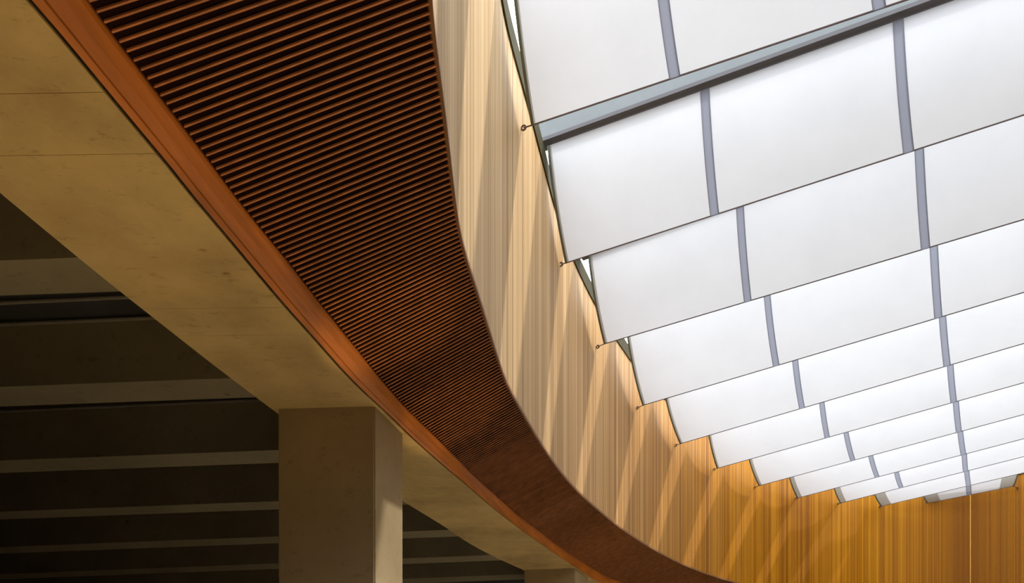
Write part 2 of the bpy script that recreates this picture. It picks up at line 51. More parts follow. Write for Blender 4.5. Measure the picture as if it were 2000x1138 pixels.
SLAT = [[-2.019,3.178,5.065,-0.318,3.268,5.45],[-2.011,3.229,5.065,-0.325,3.294,5.45],[-2.002,3.28,5.065,-0.332,3.32,5.45],[-1.994,3.331,5.065,-0.339,3.346,5.45],[-1.985,3.382,5.065,-0.345,3.373,5.45],[-1.977,3.433,5.065,-0.351,3.399,5.45],[-1.968,3.484,5.065,-0.356,3.426,5.45],[-1.96,3.535,5.065,-0.361,3.45,5.45],[-1.951,3.586,5.065,-0.366,3.477,5.45],[-1.943,3.637,5.065,-0.372,3.512,5.45],[-1.933,3.687,5.065,-0.379,3.556,5.45],[-1.923,3.738,5.065,-0.385,3.599,5.45],[-1.913,3.788,5.065,-0.391,3.648,5.45],[-1.903,3.839,5.065,-0.396,3.695,5.45],[-1.892,3.89,5.065,-0.4,3.741,5.45],[-1.882,3.94,5.065,-0.403,3.789,5.45],[-1.872,3.991,5.065,-0.406,3.835,5.45],[-1.863,4.042,5.065,-0.408,3.882,5.45],[-1.853,4.092,5.065,-0.41,3.932,5.45],[-1.843,4.143,5.065,-0.411,3.981,5.45],[-1.833,4.194,5.065,-0.412,4.031,5.45],[-1.823,4.244,5.065,-0.412,4.084,5.45],[-1.813,4.295,5.065,-0.412,4.137,5.45],[-1.802,4.345,5.065,-0.411,4.188,5.45],[-1.792,4.396,5.065,-0.41,4.238,5.45],[-1.782,4.446,5.065,-0.409,4.286,5.45],[-1.773,4.497,5.065,-0.408,4.334,5.45],[-1.764,4.548,5.065,-0.407,4.383,5.45],[-1.756,4.599,5.065,-0.406,4.433,5.45],[-1.747,4.65,5.065,-0.405,4.482,5.45],[-1.739,4.701,5.065,-0.403,4.529,5.45],[-1.73,4.752,5.065,-0.402,4.579,5.45],[-1.72,4.802,5.065,-0.402,4.629,5.45],[-1.71,4.853,5.065,-0.401,4.682,5.45],[-1.699,4.903,5.065,-0.4,4.735,5.45],[-1.688,4.954,5.065,-0.4,4.789,5.45],[-1.676,5.004,5.065,-0.399,4.844,5.45],[-1.664,5.054,5.065,-0.399,4.893,5.45],[-1.652,5.104,5.065,-0.398,4.948,5.45],[-1.64,5.154,5.065,-0.398,5.003,5.45],[-1.628,5.204,5.065,-0.397,5.057,5.45],[-1.616,5.255,5.065,-0.397,5.111,5.45],[-1.604,5.305,5.065,-0.397,5.164,5.45],[-1.592,5.355,5.065,-0.396,5.214,5.45],[-1.581,5.405,5.065,-0.396,5.263,5.45],[-1.57,5.456,5.065,-0.395,5.312,5.45],[-1.559,5.506,5.065,-0.394,5.362,5.45],[-1.549,5.557,5.065,-0.393,5.411,5.45],[-1.539,5.608,5.065,-0.392,5.46,5.45],[-1.529,5.658,5.065,-0.39,5.507,5.45],[-1.52,5.709,5.065,-0.388,5.554,5.45],[-1.51,5.76,5.065,-0.385,5.6,5.45],[-1.5,5.81,5.065,-0.382,5.645,5.45],[-1.489,5.861,5.065,-0.379,5.692,5.45],[-1.477,5.911,5.065,-0.375,5.739,5.45],[-1.465,5.961,5.065,-0.37,5.787,5.45],[-1.453,6.011,5.065,-0.366,5.831,5.45],[-1.441,6.061,5.065,-0.36,5.879,5.45],[-1.429,6.112,5.065,-0.355,5.926,5.45],[-1.418,6.162,5.065,-0.349,5.972,5.45],[-1.407,6.212,5.065,-0.343,6.016,5.45],[-1.396,6.263,5.065,-0.336,6.064,5.45],[-1.386,6.314,5.065,-0.33,6.107,5.45],[-1.376,6.364,5.065,-0.324,6.154,5.45],[-1.366,6.415,5.065,-0.317,6.2,5.45],[-1.356,6.465,5.065,-0.31,6.245,5.45],[-1.346,6.516,5.065,-0.303,6.289,5.45],[-1.336,6.567,5.065,-0.297,6.334,5.45],[-1.325,6.617,5.065,-0.29,6.382,5.45],[-1.314,6.668,5.065,-0.282,6.43,5.45],[-1.303,6.718,5.065,-0.275,6.48,5.45],[-1.292,6.768,5.065,-0.268,6.526,5.45],[-1.28,6.819,5.065,-0.262,6.573,5.45],[-1.269,6.869,5.065,-0.254,6.622,5.45],[-1.257,6.919,5.065,-0.247,6.671,5.45],[-1.244,6.969,5.065,-0.24,6.719,5.45],[-1.232,7.019,5.065,-0.233,6.766,5.45],[-1.22,7.069,5.065,-0.226,6.816,5.45],[-1.208,7.119,5.065,-0.219,6.866,5.45],[-1.195,7.17,5.065,-0.212,6.916,5.45],[-1.183,7.22,5.065,-0.205,6.966,5.45],[-1.17,7.27,5.065,-0.198,7.017,5.45],[-1.158,7.32,5.065,-0.191,7.069,5.45],[-1.145,7.37,5.065,-0.184,7.119,5.45],[-1.133,7.42,5.065,-0.177,7.169,5.45],[-1.12,7.47,5.065,-0.17,7.219,5.45],[-1.106,7.52,5.065,-0.163,7.268,5.45],[-1.093,7.569,5.065,-0.156,7.317,5.45],[-1.079,7.619,5.065,-0.149,7.369,5.45],[-1.065,7.669,5.064,-0.141,7.421,5.449],[-1.05,7.718,5.064,-0.134,7.472,5.449],[-1.035,7.768,5.064,-0.126,7.524,5.449],[-1.02,7.817,5.064,-0.118,7.575,5.449],[-1.003,7.866,5.063,-0.11,7.629,5.448],[-0.987,7.915,5.063,-0.101,7.683,5.448],[-0.97,7.963,5.063,-0.091,7.737,5.447],[-0.953,8.012,5.062,-0.082,7.79,5.447],[-0.936,8.061,5.062,-0.072,7.842,5.446],[-0.919,8.11,5.061,-0.062,7.896,5.446],[-0.903,8.159,5.061,-0.051,7.95,5.445],[-0.887,8.208,5.061,-0.04,8.003,5.445],[-0.87,8.257,5.061,-0.028,8.057,5.445],[-0.855,8.306,5.061,-0.015,8.11,5.445],[-0.839,8.355,5.061,-0.003,8.162,5.446],[-0.823,8.404,5.061,0.009,8.214,5.446],[-0.808,8.453,5.062,0.022,8.266,5.447],[-0.793,8.503,5.062,0.036,8.318,5.447],[-0.778,8.552,5.063,0.05,8.372,5.448],[-0.763,8.601,5.064,0.063,8.424,5.449],[-0.749,8.651,5.065,0.076,8.475,5.45],[-0.734,8.7,5.066,0.09,8.528,5.451],[-0.72,8.75,5.067,0.104,8.582,5.453],[-0.706,8.8,5.069,0.117,8.634,5.454],[-0.692,8.849,5.07,0.131,8.687,5.456],[-0.678,8.899,5.071,0.145,8.743,5.458],[-0.663,8.949,5.072,0.158,8.798,5.46],[-0.649,8.998,5.074,0.172,8.852,5.462],[-0.636,9.048,5.076,0.184,8.905,5.464],[-0.623,9.098,5.078,0.197,8.956,5.467],[-0.61,9.148,5.081,0.209,9.008,5.469],[-0.598,9.198,5.084,0.222,9.059,5.472],[-0.584,9.248,5.086,0.235,9.115,5.476],[-0.571,9.298,5.088,0.249,9.173,5.48],[-0.558,9.348,5.091,0.262,9.226,5.483],[-0.546,9.398,5.095,0.274,9.277,5.487],[-0.534,9.448,5.098,0.286,9.328,5.491],[-0.523,9.498,5.102,0.297,9.379,5.496],[-0.511,9.549,5.106,0.309,9.429,5.5],[-0.5,9.599,5.111,0.321,9.479,5.505],[-0.488,9.649,5.115,0.333,9.53,5.509],[-0.477,9.7,5.119,0.345,9.58,5.514],[-0.465,9.75,5.123,0.356,9.631,5.519],[-0.453,9.8,5.128,0.368,9.682,5.524],[-0.442,9.85,5.132,0.38,9.733,5.529],[-0.43,9.901,5.136,0.392,9.784,5.534],[-0.418,9.951,5.141,0.404,9.836,5.539],[-0.407,10.001,5.145,0.417,9.887,5.544],[-0.395,10.051,5.149,0.429,9.939,5.549],[-0.384,10.102,5.155,0.44,9.986,5.554],[-0.373,10.152,5.161,0.451,10.031,5.558],[-0.363,10.203,5.166,0.461,10.076,5.563],[-0.351,10.253,5.171,0.474,10.127,5.568],[-0.339,10.303,5.175,0.486,10.179,5.574],[-0.327,10.353,5.18,0.499,10.232,5.579],[-0.314,10.403,5.184,0.512,10.284,5.585],[-0.302,10.453,5.188,0.524,10.336,5.59],[-0.289,10.504,5.193,0.537,10.387,5.595],[-0.278,10.554,5.198,0.549,10.435,5.6],[-0.266,10.604,5.204,0.561,10.482,5.605],[-0.255,10.655,5.21,0.573,10.529,5.61],[-0.242,10.704,5.214,0.586,10.582,5.615],[-0.228,10.754,5.218,0.6,10.634,5.62],[-0.215,10.804,5.222,0.614,10.687,5.625],[-0.201,10.854,5.225,0.628,10.74,5.631],[-0.187,10.903,5.229,0.642,10.794,5.636],[-0.173,10.953,5.234,0.656,10.846,5.641],[-0.16,11.003,5.239,0.669,10.895,5.645],[-0.147,11.053,5.244,0.683,10.943,5.65],[-0.134,11.103,5.249,0.696,10.992,5.654],[-0.119,11.152,5.252,0.712,11.047,5.659],[-0.104,11.202,5.256,0.727,11.101,5.664],[-0.089,11.251,5.259,0.743,11.155,5.668],[-0.075,11.301,5.264,0.757,11.204,5.673],[-0.061,11.35,5.269,0.772,11.253,5.677],[-0.047,11.4,5.273,0.787,11.303,5.681],[-0.032,11.449,5.276,0.803,11.357,5.685],[-0.016,11.499,5.279,0.82,11.412,5.69],[-0.001,11.548,5.283,0.836,11.466,5.694],[0.013,11.597,5.287,0.852,11.516,5.698],[0.027,11.647,5.291,0.868,11.566,5.702],[0.042,11.697,5.295,0.884,11.616,5.706],[0.057,11.746,5.298,0.9,11.668,5.71],[0.072,11.795,5.301,0.917,11.719,5.714],[0.087,11.845,5.304,0.934,11.771,5.718],[0.101,11.894,5.308,0.95,11.819,5.722],[0.115,11.944,5.312,0.965,11.865,5.726],[0.129,11.994,5.316,0.981,11.912,5.73],[0.142,12.043,5.319,0.997,11.959,5.734],[0.157,12.093,5.322,1.014,12.009,5.738],[0.171,12.143,5.325,1.031,12.058,5.742],[0.186,12.192,5.327,1.048,12.108,5.746],[0.199,12.242,5.331,1.063,12.152,5.75],[0.212,12.292,5.335,1.078,12.195,5.753],[0.225,12.342,5.339,1.093,12.237,5.757],[0.238,12.392,5.342,1.108,12.28,5.761],[0.252,12.441,5.346,1.124,12.324,5.764],[0.265,12.491,5.35,1.139,12.367,5.768],[0.279,12.541,5.354,1.155,12.41,5.772],[0.292,12.591,5.357,1.171,12.453,5.776],[0.306,12.64,5.361,1.187,12.496,5.779],[0.321,12.69,5.365,1.202,12.54,5.783],[0.335,12.74,5.369,1.219,12.583,5.787],[0.35,12.789,5.372,1.235,12.627,5.79],[0.365,12.838,5.376,1.252,12.673,5.794],[0.381,12.888,5.38,1.269,12.719,5.798],[0.396,12.937,5.384,1.287,12.764,5.802],[0.414,12.985,5.387,1.306,12.814,5.806],[0.432,13.033,5.389,1.325,12.866,5.81],[0.451,13.082,5.392,1.345,12.917,5.814],[0.469,13.13,5.395,1.365,12.968,5.818],[0.488,13.178,5.399,1.385,13.018,5.822],[0.507,13.226,5.403,1.404,13.069,5.826],[0.526,13.274,5.406,1.424,13.119,5.83],[0.545,13.322,5.41,1.445,13.17,5.833],[0.565,13.369,5.413,1.465,13.222,5.837],[0.585,13.417,5.417,1.486,13.273,5.841],[0.606,13.464,5.42,1.508,13.328,5.844],[0.628,13.511,5.422,1.531,13.384,5.848],[0.65,13.557,5.425,1.554,13.441,5.852],[0.671,13.605,5.427,1.576,13.495,5.856],[0.691,13.652,5.43,1.597,13.547,5.859],[0.712,13.699,5.434,1.619,13.598,5.862],[0.732,13.747,5.437,1.64,13.65,5.865],[0.752,13.794,5.439,1.661,13.7,5.868],[0.772,13.842,5.442,1.683,13.75,5.871],[0.793,13.889,5.445,1.704,13.8,5.874],[0.812,13.937,5.447,1.725,13.849,5.877],[0.831,13.985,5.45,1.746,13.897,5.879],[0.85,14.033,5.452,1.767,13.946,5.882],[0.87,14.081,5.455,1.788,13.994,5.884],[0.888,14.129,5.457,1.808,14.04,5.887],[0.906,14.177,5.459,1.828,14.086,5.889],[0.925,14.225,5.462,1.848,14.131,5.892],[0.943,14.274,5.464,1.868,14.177,5.894],[0.961,14.322,5.466,1.888,14.221,5.897],[0.978,14.371,5.468,1.908,14.266,5.899],[0.996,14.419,5.47,1.928,14.31,5.901],[1.014,14.467,5.472,1.948,14.354,5.904],[1.031,14.516,5.475,1.968,14.396,5.906],[1.049,14.565,5.477,1.987,14.439,5.909],[1.066,14.613,5.479,2.007,14.481,5.911],[1.083,14.662,5.481,2.027,14.523,5.913],[1.101,14.71,5.483,2.046,14.564,5.916],[1.118,14.759,5.485,2.065,14.605,5.918],[1.135,14.808,5.487,2.085,14.646,5.92],[1.152,14.856,5.489,2.104,14.687,5.922],[1.17,14.905,5.491,2.124,14.727,5.925],[1.187,14.954,5.493,2.143,14.768,5.927],[1.205,15.002,5.495,2.163,14.809,5.929],[1.222,15.051,5.497,2.183,14.849,5.932],[1.239,15.099,5.499,2.203,14.89,5.934],[1.257,15.148,5.501,2.223,14.93,5.936],[1.275,15.196,5.503,2.243,14.971,5.938],[1.293,15.245,5.505,2.263,15.011,5.94],[1.311,15.293,5.507,2.283,15.051,5.942],[1.329,15.341,5.509,2.303,15.091,5.944],[1.347,15.39,5.511,2.323,15.13,5.946],[1.365,15.438,5.513,2.343,15.169,5.948],[1.383,15.486,5.515,2.363,15.208,5.95],[1.401,15.535,5.517,2.383,15.246,5.952],[1.42,15.583,5.519,2.404,15.287,5.953],[1.439,15.63,5.521,2.425,15.328,5.955],[1.459,15.678,5.522,2.447,15.369,5.957],[1.478,15.726,5.524,2.469,15.41,5.959],[1.498,15.774,5.525,2.491,15.452,5.961],[1.519,15.821,5.527,2.513,15.493,5.962],[1.54,15.868,5.528,2.536,15.535,5.964],[1.56,15.915,5.53,2.559,15.577,5.965],[1.581,15.963,5.531,2.582,15.619,5.967],[1.602,16.01,5.532,2.605,15.661,5.969],[1.624,16.056,5.533,2.629,15.704,5.97],[1.646,16.103,5.535,2.652,15.746,5.971],[1.667,16.15,5.536,2.676,15.788,5.973],[1.69,16.197,5.537,2.701,15.831,5.974],[1.712,16.243,5.538,2.725,15.875,5.975],[1.735,16.289,5.539,2.75,15.918,5.977],[1.757,16.336,5.54,2.775,15.96,5.978],[1.781,16.382,5.541,2.8,16.004,5.979],[1.804,16.428,5.542,2.825,16.047,5.98],[1.828,16.474,5.543,2.851,16.091,5.981],[1.851,16.52,5.544,2.877,16.134,5.982],[1.875,16.565,5.544,2.903,16.178,5.982],[1.899,16.611,5.545,2.929,16.222,5.983],[1.923,16.657,5.545,2.956,16.265,5.984],[1.947,16.702,5.546,2.982,16.309,5.984],[1.972,16.748,5.547,3.009,16.352,5.985],[1.997,16.793,5.547,3.036,16.395,5.986],[2.021,16.838,5.548,3.063,16.438,5.986],[2.046,16.884,5.548,3.09,16.481,5.987],[2.07,16.929,5.549,3.116,16.523,5.988],[2.095,16.974,5.549,3.143,16.565,5.988],[2.12,17.02,5.55,3.169,16.606,5.989],[2.145,17.065,5.55,3.196,16.647,5.989],[2.171,17.107,5.551,3.223,16.689,5.99],[2.199,17.15,5.551,3.251,16.731,5.99],[2.228,17.193,5.551,3.278,16.773,5.991],[2.256,17.236,5.552,3.306,16.814,5.991],[2.286,17.278,5.552,3.334,16.856,5.992],[2.316,17.321,5.552,3.362,16.897,5.992],[2.346,17.363,5.552,3.39,16.939,5.992],[2.376,17.404,5.553,3.418,16.98,5.993],[2.407,17.446,5.553,3.446,17.021,5.993],[2.438,17.487,5.553,3.475,17.063,5.993],[2.469,17.528,5.553,3.503,17.104,5.994],[2.501,17.569,5.553,3.532,17.145,5.994],[2.532,17.609,5.553,3.561,17.185,5.994],[2.565,17.65,5.553,3.59,17.226,5.994],[2.597,17.69,5.553,3.619,17.267,5.994],[2.63,17.73,5.553,3.648,17.308,5.994],[2.662,17.77,5.553,3.678,17.348,5.995],[2.696,17.809,5.553,3.707,17.388,5.995],[2.729,17.849,5.553,3.737,17.429,5.995],[2.762,17.888,5.553,3.767,17.469,5.995],[2.796,17.927,5.553,3.797,17.509,5.995],[2.83,17.966,5.553,3.827,17.549,5.995],[2.864,18.005,5.553,3.857,17.589,5.995],[2.898,18.044,5.552,3.888,17.629,5.996],[2.932,18.082,5.552,3.918,17.668,5.996],[2.966,18.121,5.552,3.949,17.708,5.996],[3.001,18.159,5.552,3.98,17.747,5.996],[3.035,18.198,5.552,4.01,17.787,5.996],[3.07,18.236,5.552,4.042,17.826,5.996],[3.105,18.274,5.552,4.073,17.865,5.996],[3.139,18.312,5.552,4.104,17.904,5.996],[3.174,18.35,5.551,4.136,17.943,5.996],[3.209,18.388,5.551,4.167,17.982,5.996],[3.244,18.426,5.551,4.199,18.02,5.996],[3.279,18.464,5.551,4.231,18.059,5.996],[3.314,18.502,5.551,4.263,18.097,5.996],[3.349,18.54,5.551,4.295,18.136,5.996],[3.384,18.578,5.551,4.328,18.174,5.996],[3.419,18.616,5.551,4.36,18.212,5.996],[3.454,18.654,5.55,4.393,18.25,5.996],[3.489,18.691,5.55,4.425,18.288,5.996],[3.524,18.729,5.55,4.458,18.325,5.996],[3.559,18.767,5.55,4.492,18.363,5.996],[3.594,18.805,5.55,4.525,18.4,5.996],[3.629,18.843,5.55,4.558,18.438,5.996],[3.664,18.881,5.55,4.592,18.475,5.996],[3.699,18.919,5.55,4.625,18.512,5.996],[3.734,18.957,5.55,4.659,18.549,5.996],[3.769,18.995,5.55,4.693,18.585,5.996],[3.804,19.033,5.55,4.727,18.622,5.996],[3.839,19.071,5.55,4.762,18.658,5.996],[3.874,19.109,5.55,4.796,18.695,5.996],[3.909,19.146,5.55,4.831,18.731,5.996],[3.945,19.184,5.55,4.866,18.767,5.996],[3.98,19.222,5.55,4.9,18.803,5.996],[4.015,19.26,5.55,4.935,18.839,5.996],[4.05,19.297,5.55,4.971,18.874,5.996],[4.086,19.335,5.55,5.006,18.91,5.996],[4.121,19.372,5.55,5.042,18.945,5.996],[4.157,19.41,5.55,5.077,18.98,5.996],[4.192,19.447,5.55,5.113,19.015,5.996],[4.228,19.485,5.55,5.149,19.05,5.996],[4.263,19.522,5.55,5.185,19.084,5.996],[4.299,19.559,5.55,5.221,19.119,5.996],[4.335,19.596,5.55,5.258,19.153,5.996],[4.371,19.633,5.55,5.294,19.187,5.996],[4.407,19.67,5.55,5.331,19.221,5.996],[4.443,19.707,5.55,5.368,19.255,5.996],[4.479,19.744,5.55,5.405,19.289,5.996],[4.515,19.781,5.55,5.442,19.323,5.996],[4.552,19.817,5.55,5.479,19.356,5.996],[4.588,19.854,5.55,5.516,19.39,5.996],[4.625,19.89,5.55,5.554,19.423,5.996],[4.662,19.926,5.55,5.591,19.456,5.996],[4.698,19.962,5.55,5.629,19.489,5.996],[4.735,19.998,5.55,5.667,19.522,5.996],[4.772,20.034,5.55,5.705,19.554,5.996],[4.81,20.07,5.55,5.743,19.587,5.996],[4.847,20.106,5.551,5.781,19.619,5.996],[4.884,20.141,5.551,5.819,19.651,5.996],[4.922,20.176,5.551,5.858,19.683,5.996],[4.96,20.212,5.551,5.896,19.715,5.996],[4.998,20.247,5.551,5.935,19.747,5.996],[5.036,20.282,5.551,5.974,19.779,5.996],[5.074,20.316,5.551,6.013,19.81,5.996]]
BAF = [{"q":[0.227,8.53],"d":[0.924,-0.381],"half":3.483,"p":[-0.014,7.455],"z":9.452,"fa":0.452,"fr":0.0105,"ta":1.378,"tb":3.073},{"q":[0.771,10.915],"d":[0.886,-0.463],"half":4.325,"p":[0.468,9.872],"z":9.435,"fa":0.484,"fr":0.0095,"ta":1.986,"tb":4.018,"pd":[0.908,-0.419]},{"q":[1.576,13.06],"d":[0.86,-0.51],"half":4.81,"p":[1.202,11.985],"z":9.396,"fa":0.498,"fr":0.0105,"ta":2.327,"tb":4.552},{"q":[2.62,15.351],"d":[0.807,-0.59],"half":5.202,"p":[2.128,14.212],"z":9.47,"fa":0.507,"fr":0.0102,"ta":2.566,"tb":5.004},{"q":[3.782,17.241],"d":[0.761,-0.649],"half":5.306,"p":[3.227,16.287],"z":9.374,"fa":0.512,"fr":0.0104,"ta":2.754,"tb":5.229},{"q":[5.004,18.717],"d":[0.731,-0.682],"half":5.13,"p":[4.541,17.835],"z":9.275,"fa":0.517,"fr":0.0103,"ta":2.613,"tb":5.013},{"q":[6.416,19.924],"d":[0.701,-0.713],"half":4.642,"p":[5.86,19.157],"z":9.254,"fa":0.515,"fr":0.0159,"ta":2.402,"tb":4.663},{"q":[7.765,20.875],"d":[0.672,-0.741],"half":4.072,"p":[7.242,20.206],"z":9.178,"fa":0.52,"fr":0.0305,"ta":2.105,"tb":4.099},{"q":[9.116,21.298],"d":[0.654,-0.756],"half":3.147,"p":[8.696,20.844],"z":9.058,"fa":0.516,"fr":0.0518,"ta":1.643,"tb":3.247},{"q":[10.378,21.561],"d":[0.668,-0.744],"half":2.2,"p":[9.965,21.225],"z":8.993,"fa":0.0,"fr":0.1203,"ta":1.169,"tb":2.337},{"q":[11.529,21.298],"d":[0.747,-0.665],"half":1.006,"p":[11.301,21.118],"z":8.801,"fa":0.0,"fr":0.3161,"ta":0.549,"tb":1.097}]
BAF0 = {"q":[-0.14,6.251],"d":[0.954,-0.3],"half":2.569,"p":[-0.28,5.159],"z":9.44,"fa":0.42,"fr":0.01,"ta":0.945,"tb":2.205,"eye":[-0.308,6.3]}
EYES = [[0.103,8.578],[0.672,10.96],[1.449,13.174],[2.509,15.487],[3.679,17.355],[4.93,18.817],[6.317,20.076],[7.711,20.916],[9.035,21.341],[10.348,21.649],[11.473,21.298]]
BEAM = [[4.999,5.381,0.057,4.926],[6.628,7.0,0.075,4.926],[8.217,8.577,0.093,4.941],[10.355,10.694,0.111,5.127],[12.503,12.902,0.13,5.292],[14.512,14.936,0.149,5.381],[16.165,16.645,0.168,5.387],[17.816,18.275,0.188,5.387],[19.363,19.833,0.206,5.387]]
COL = [[-2.252,7.392,-1.311,7.338,-1.134,7.983],[0.249,15.581,1.264,15.41,1.609,16.304]]
GY = [[3.383,4.926],[3.8,4.926],[4.346,4.926],[4.868,4.926],[5.735,4.926],[6.873,4.926],[7.881,4.926],[9.462,4.949],[12.904,5.23],[15.674,5.362],[15.4,5.345],[18.69,5.422]]
JOINT = [3.823,4.218,5.686,6.055,7.455,7.84,9.185,9.689,11.34,11.76,13.3,13.72]

# ---------------------------------------------------------------- helpers
def new_obj(name, me, mat=None, parent=None):
    o = bpy.data.objects.new(name, me)
    if mat is not None:
        me.materials.clear()
        me.materials.append(mat)
    C_.objects.link(o)
    if parent is not None:
        o.parent = parent
        o.matrix_parent_inverse = Matrix.Translation(-parent.location)
    return o

def mesh(name, verts, faces, mat=None, parent=None, smooth=False):
    me = bpy.data.meshes.new(name)
    me.from_pydata([tuple(v) for v in verts], [], faces)
    me.update()
    if smooth:
        me.polygons.foreach_set('use_smooth', [True] * len(me.polygons))
    return new_obj(name, me, mat, parent)

def empty(name, loc):
    o = bpy.data.objects.new(name, None)
    o.location = loc
    o.empty_display_size = 0.2
    C_.objects.link(o)
    return o

def tag(o, label=None, cat=None, group=None, kind=None):
    if label: o['label'] = label
    if cat: o['category'] = cat
    if group: o['group'] = group
    if kind: o['kind'] = kind
    return o

def loft(rows, closed=False):
    """rows: list of equally long point lists -> verts, faces. closed joins last column to first."""
    n = len(rows[0]); v = [p for r in rows for p in r]; f = []
    for i in range(len(rows) - 1):
        for j in range(n if closed else n - 1):
            k = (j + 1) % n
            f.append((i*n+j, i*n+k, (i+1)*n+k, (i+1)*n+j))
    return v, f

def box_between(a, b, side, up):
    """prism from a to b with cross-section spanned by vectors side and up (centred on side, rising along up)."""
    a, b, s, u = Vector(a), Vector(b), Vector(side), Vector(up)
    v = []
    for p in (a, b):
        v += [p - s/2, p + s/2, p + s/2 + u, p - s/2 + u]
    f = [(0,1,2,3), (7,6,5,4), (0,4,5,1), (1,5,6,2), (2,6,7,3), (3,7,4,0)]
    return v, f

def tube(points, r, n=8, cap=True):
    pts = [Vector(p) for p in points]; rows = []
    for i, p in enumerate(pts):
        t = (pts[min(i+1, len(pts)-1)] - pts[max(i-1, 0)]).normalized()
        a = t.cross(Vector((0, 0, 1)) if abs(t.z) < 0.9 else Vector((1, 0, 0))).normalized(); b = t.cross(a)
        rows.append([p + (a*math.cos(2*math.pi*k/n) + b*math.sin(2*math.pi*k/n))*r for k in range(n)])
    v, f = loft(rows, True)
    if cap:
        f += [tuple(range(n-1, -1, -1)), tuple((len(pts)-1)*n + k for k in range(n))]
    return v, f

ax_p = Vector((AX[0], AX[1])); ax_d = Vector((AX[2], AX[3])).normalized(); ax_n = Vector((-ax_d.y, ax_d.x))
def mir(p):
    q = Vector((p[0], p[1])); q = q - 2 * (q - ax_p).dot(ax_n) * ax_n
    return (q.x, q.y) + tuple(p[2:])

def interp(x, xs, ys):
    if x <= xs[0]: return ys[0]
    for i in range(1, len(xs)):
        if x <= xs[i]:
            t = (x - xs[i-1]) / (xs[i] - xs[i-1]); return ys[i-1] + t * (ys[i] - ys[i-1])
    return ys[-1]

def resample(P, step):
    """polyline (tuples) -> points every step metres of plan length"""
    d = [0.0]
    for a, b in zip(P, P[1:]): d.append(d[-1] + math.hypot(b[0]-a[0], b[1]-a[1]))
    n = max(2, int(round(d[-1] / step)) + 1); out = []; j = 0
    for i in range(n):
        s = d[-1] * i / (n - 1)
        while j < len(d) - 2 and d[j+1] < s: j += 1
        t = (s - d[j]) / max(1e-9, d[j+1] - d[j])
        out.append(tuple(a + t * (b - a) for a, b in zip(P[j], P[j+1])))
    return out

def normals(P):
    """unit plan normals, pointing away from the atrium (left of travel)"""
    out = []
    for i in range(len(P)):
        a, b = P[max(i-1, 0)], P[min(i+1, len(P)-1)]
        t = Vector((b[0]-a[0], b[1]-a[1])).normalized(); out.append(Vector((-t.y, t.x)))
    return out

GYs = [g[0] for g in GY]; GZs = [g[1] for g in GY]
def ring_z(y): return interp(y, GYs, GZs)

# ---------------------------------------------------------------- materials
def mat_new(name):
    m = bpy.data.materials.new(name); m.use_nodes = True
    nt = m.node_tree; b = nt.nodes['Principled BSDF']
    return m, nt, b

def nd(nt, typ, **kw):
    n = nt.nodes.new(typ)
    for k, v in kw.items():
        if k in n.inputs: n.inputs[k].default_value = v
        else: setattr(n, k, v)
    return n

def ramp(nt, fac, stops):
    r = nt.nodes.new('ShaderNodeValToRGB'); e = r.color_ramp.elements
    while len(e) > len(stops): e.remove(e[-1])
    while len(e) < len(stops): e.new(1)
    for el, (p, c) in zip(e, stops): el.position = p; el.color = (*c, 1)
    nt.links.new(fac, r.inputs['Fac']); return r

def coords(nt, scale):
    tc = nt.nodes.new('ShaderNodeTexCoord'); mp = nt.nodes.new('ShaderNodeMapping')
    mp.inputs['Scale'].default_value = scale
    nt.links.new(tc.outputs['Object'], mp.inputs['Vector']); return mp.outputs['Vector']

def noise(nt, vec, scale, detail=4, rough=0.55):
    n = nd(nt, 'ShaderNodeTexNoise', Scale=scale, Detail=detail, Roughness=rough)
    nt.links.new(vec, n.inputs['Vector']); return n.outputs['Fac']

def bump(nt, b, h, strength, dist=0.01):
    n = nd(nt, 'ShaderNodeBump', Strength=strength, Distance=dist)
    nt.links.new(h, n.inputs['Height']); nt.links.new(n.outputs['Normal'], b.inputs['Normal'])

def mix(nt, a, c, fac, mode='MIX'):
    n = nt.nodes.new('ShaderNodeMix'); n.data_type = 'RGBA'; n.blend_type = mode
    for s, v in ((6, a), (7, c), (0, fac)):
        if hasattr(v, 'links'): nt.links.new(v, n.inputs[s])
        elif s == 0: n.inputs[0].default_value = v
        else: n.inputs[s].default_value = (*v, 1)
    return n.outputs[2]

def wood_battens():
    m, nt, b = mat_new('golden_timber')
    at = nd(nt, 'ShaderNodeAttribute', attribute_name='tone')
    g = noise(nt, coords(nt, (40, 40, 0.5)), 1.0, 5)
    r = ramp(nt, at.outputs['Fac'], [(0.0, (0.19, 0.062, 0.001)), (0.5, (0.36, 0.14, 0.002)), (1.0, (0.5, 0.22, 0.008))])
    bl = nd(nt, 'ShaderNodeAttribute', attribute_name='near_light')
    pale = ramp(nt, at.outputs['Fac'], [(0.0, (0.46, 0.33, 0.17)), (0.5, (0.68, 0.51, 0.285)), (1.0, (0.88, 0.71, 0.48))])  # paler ramp: daylight painted into the battens of the near end
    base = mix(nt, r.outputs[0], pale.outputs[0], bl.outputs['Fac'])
    r2 = ramp(nt, g, [(0.25, (0.78, 0.74, 0.66)), (0.7, (1.0, 1.0, 1.0))])
    nt.links.new(mix(nt, base, r2.outputs[0], 0.8, 'MULTIPLY'), b.inputs['Base Color'])
    b.inputs['Roughness'].default_value = 0.55
    b.inputs['Specular IOR Level'].default_value = 0.12
    return m

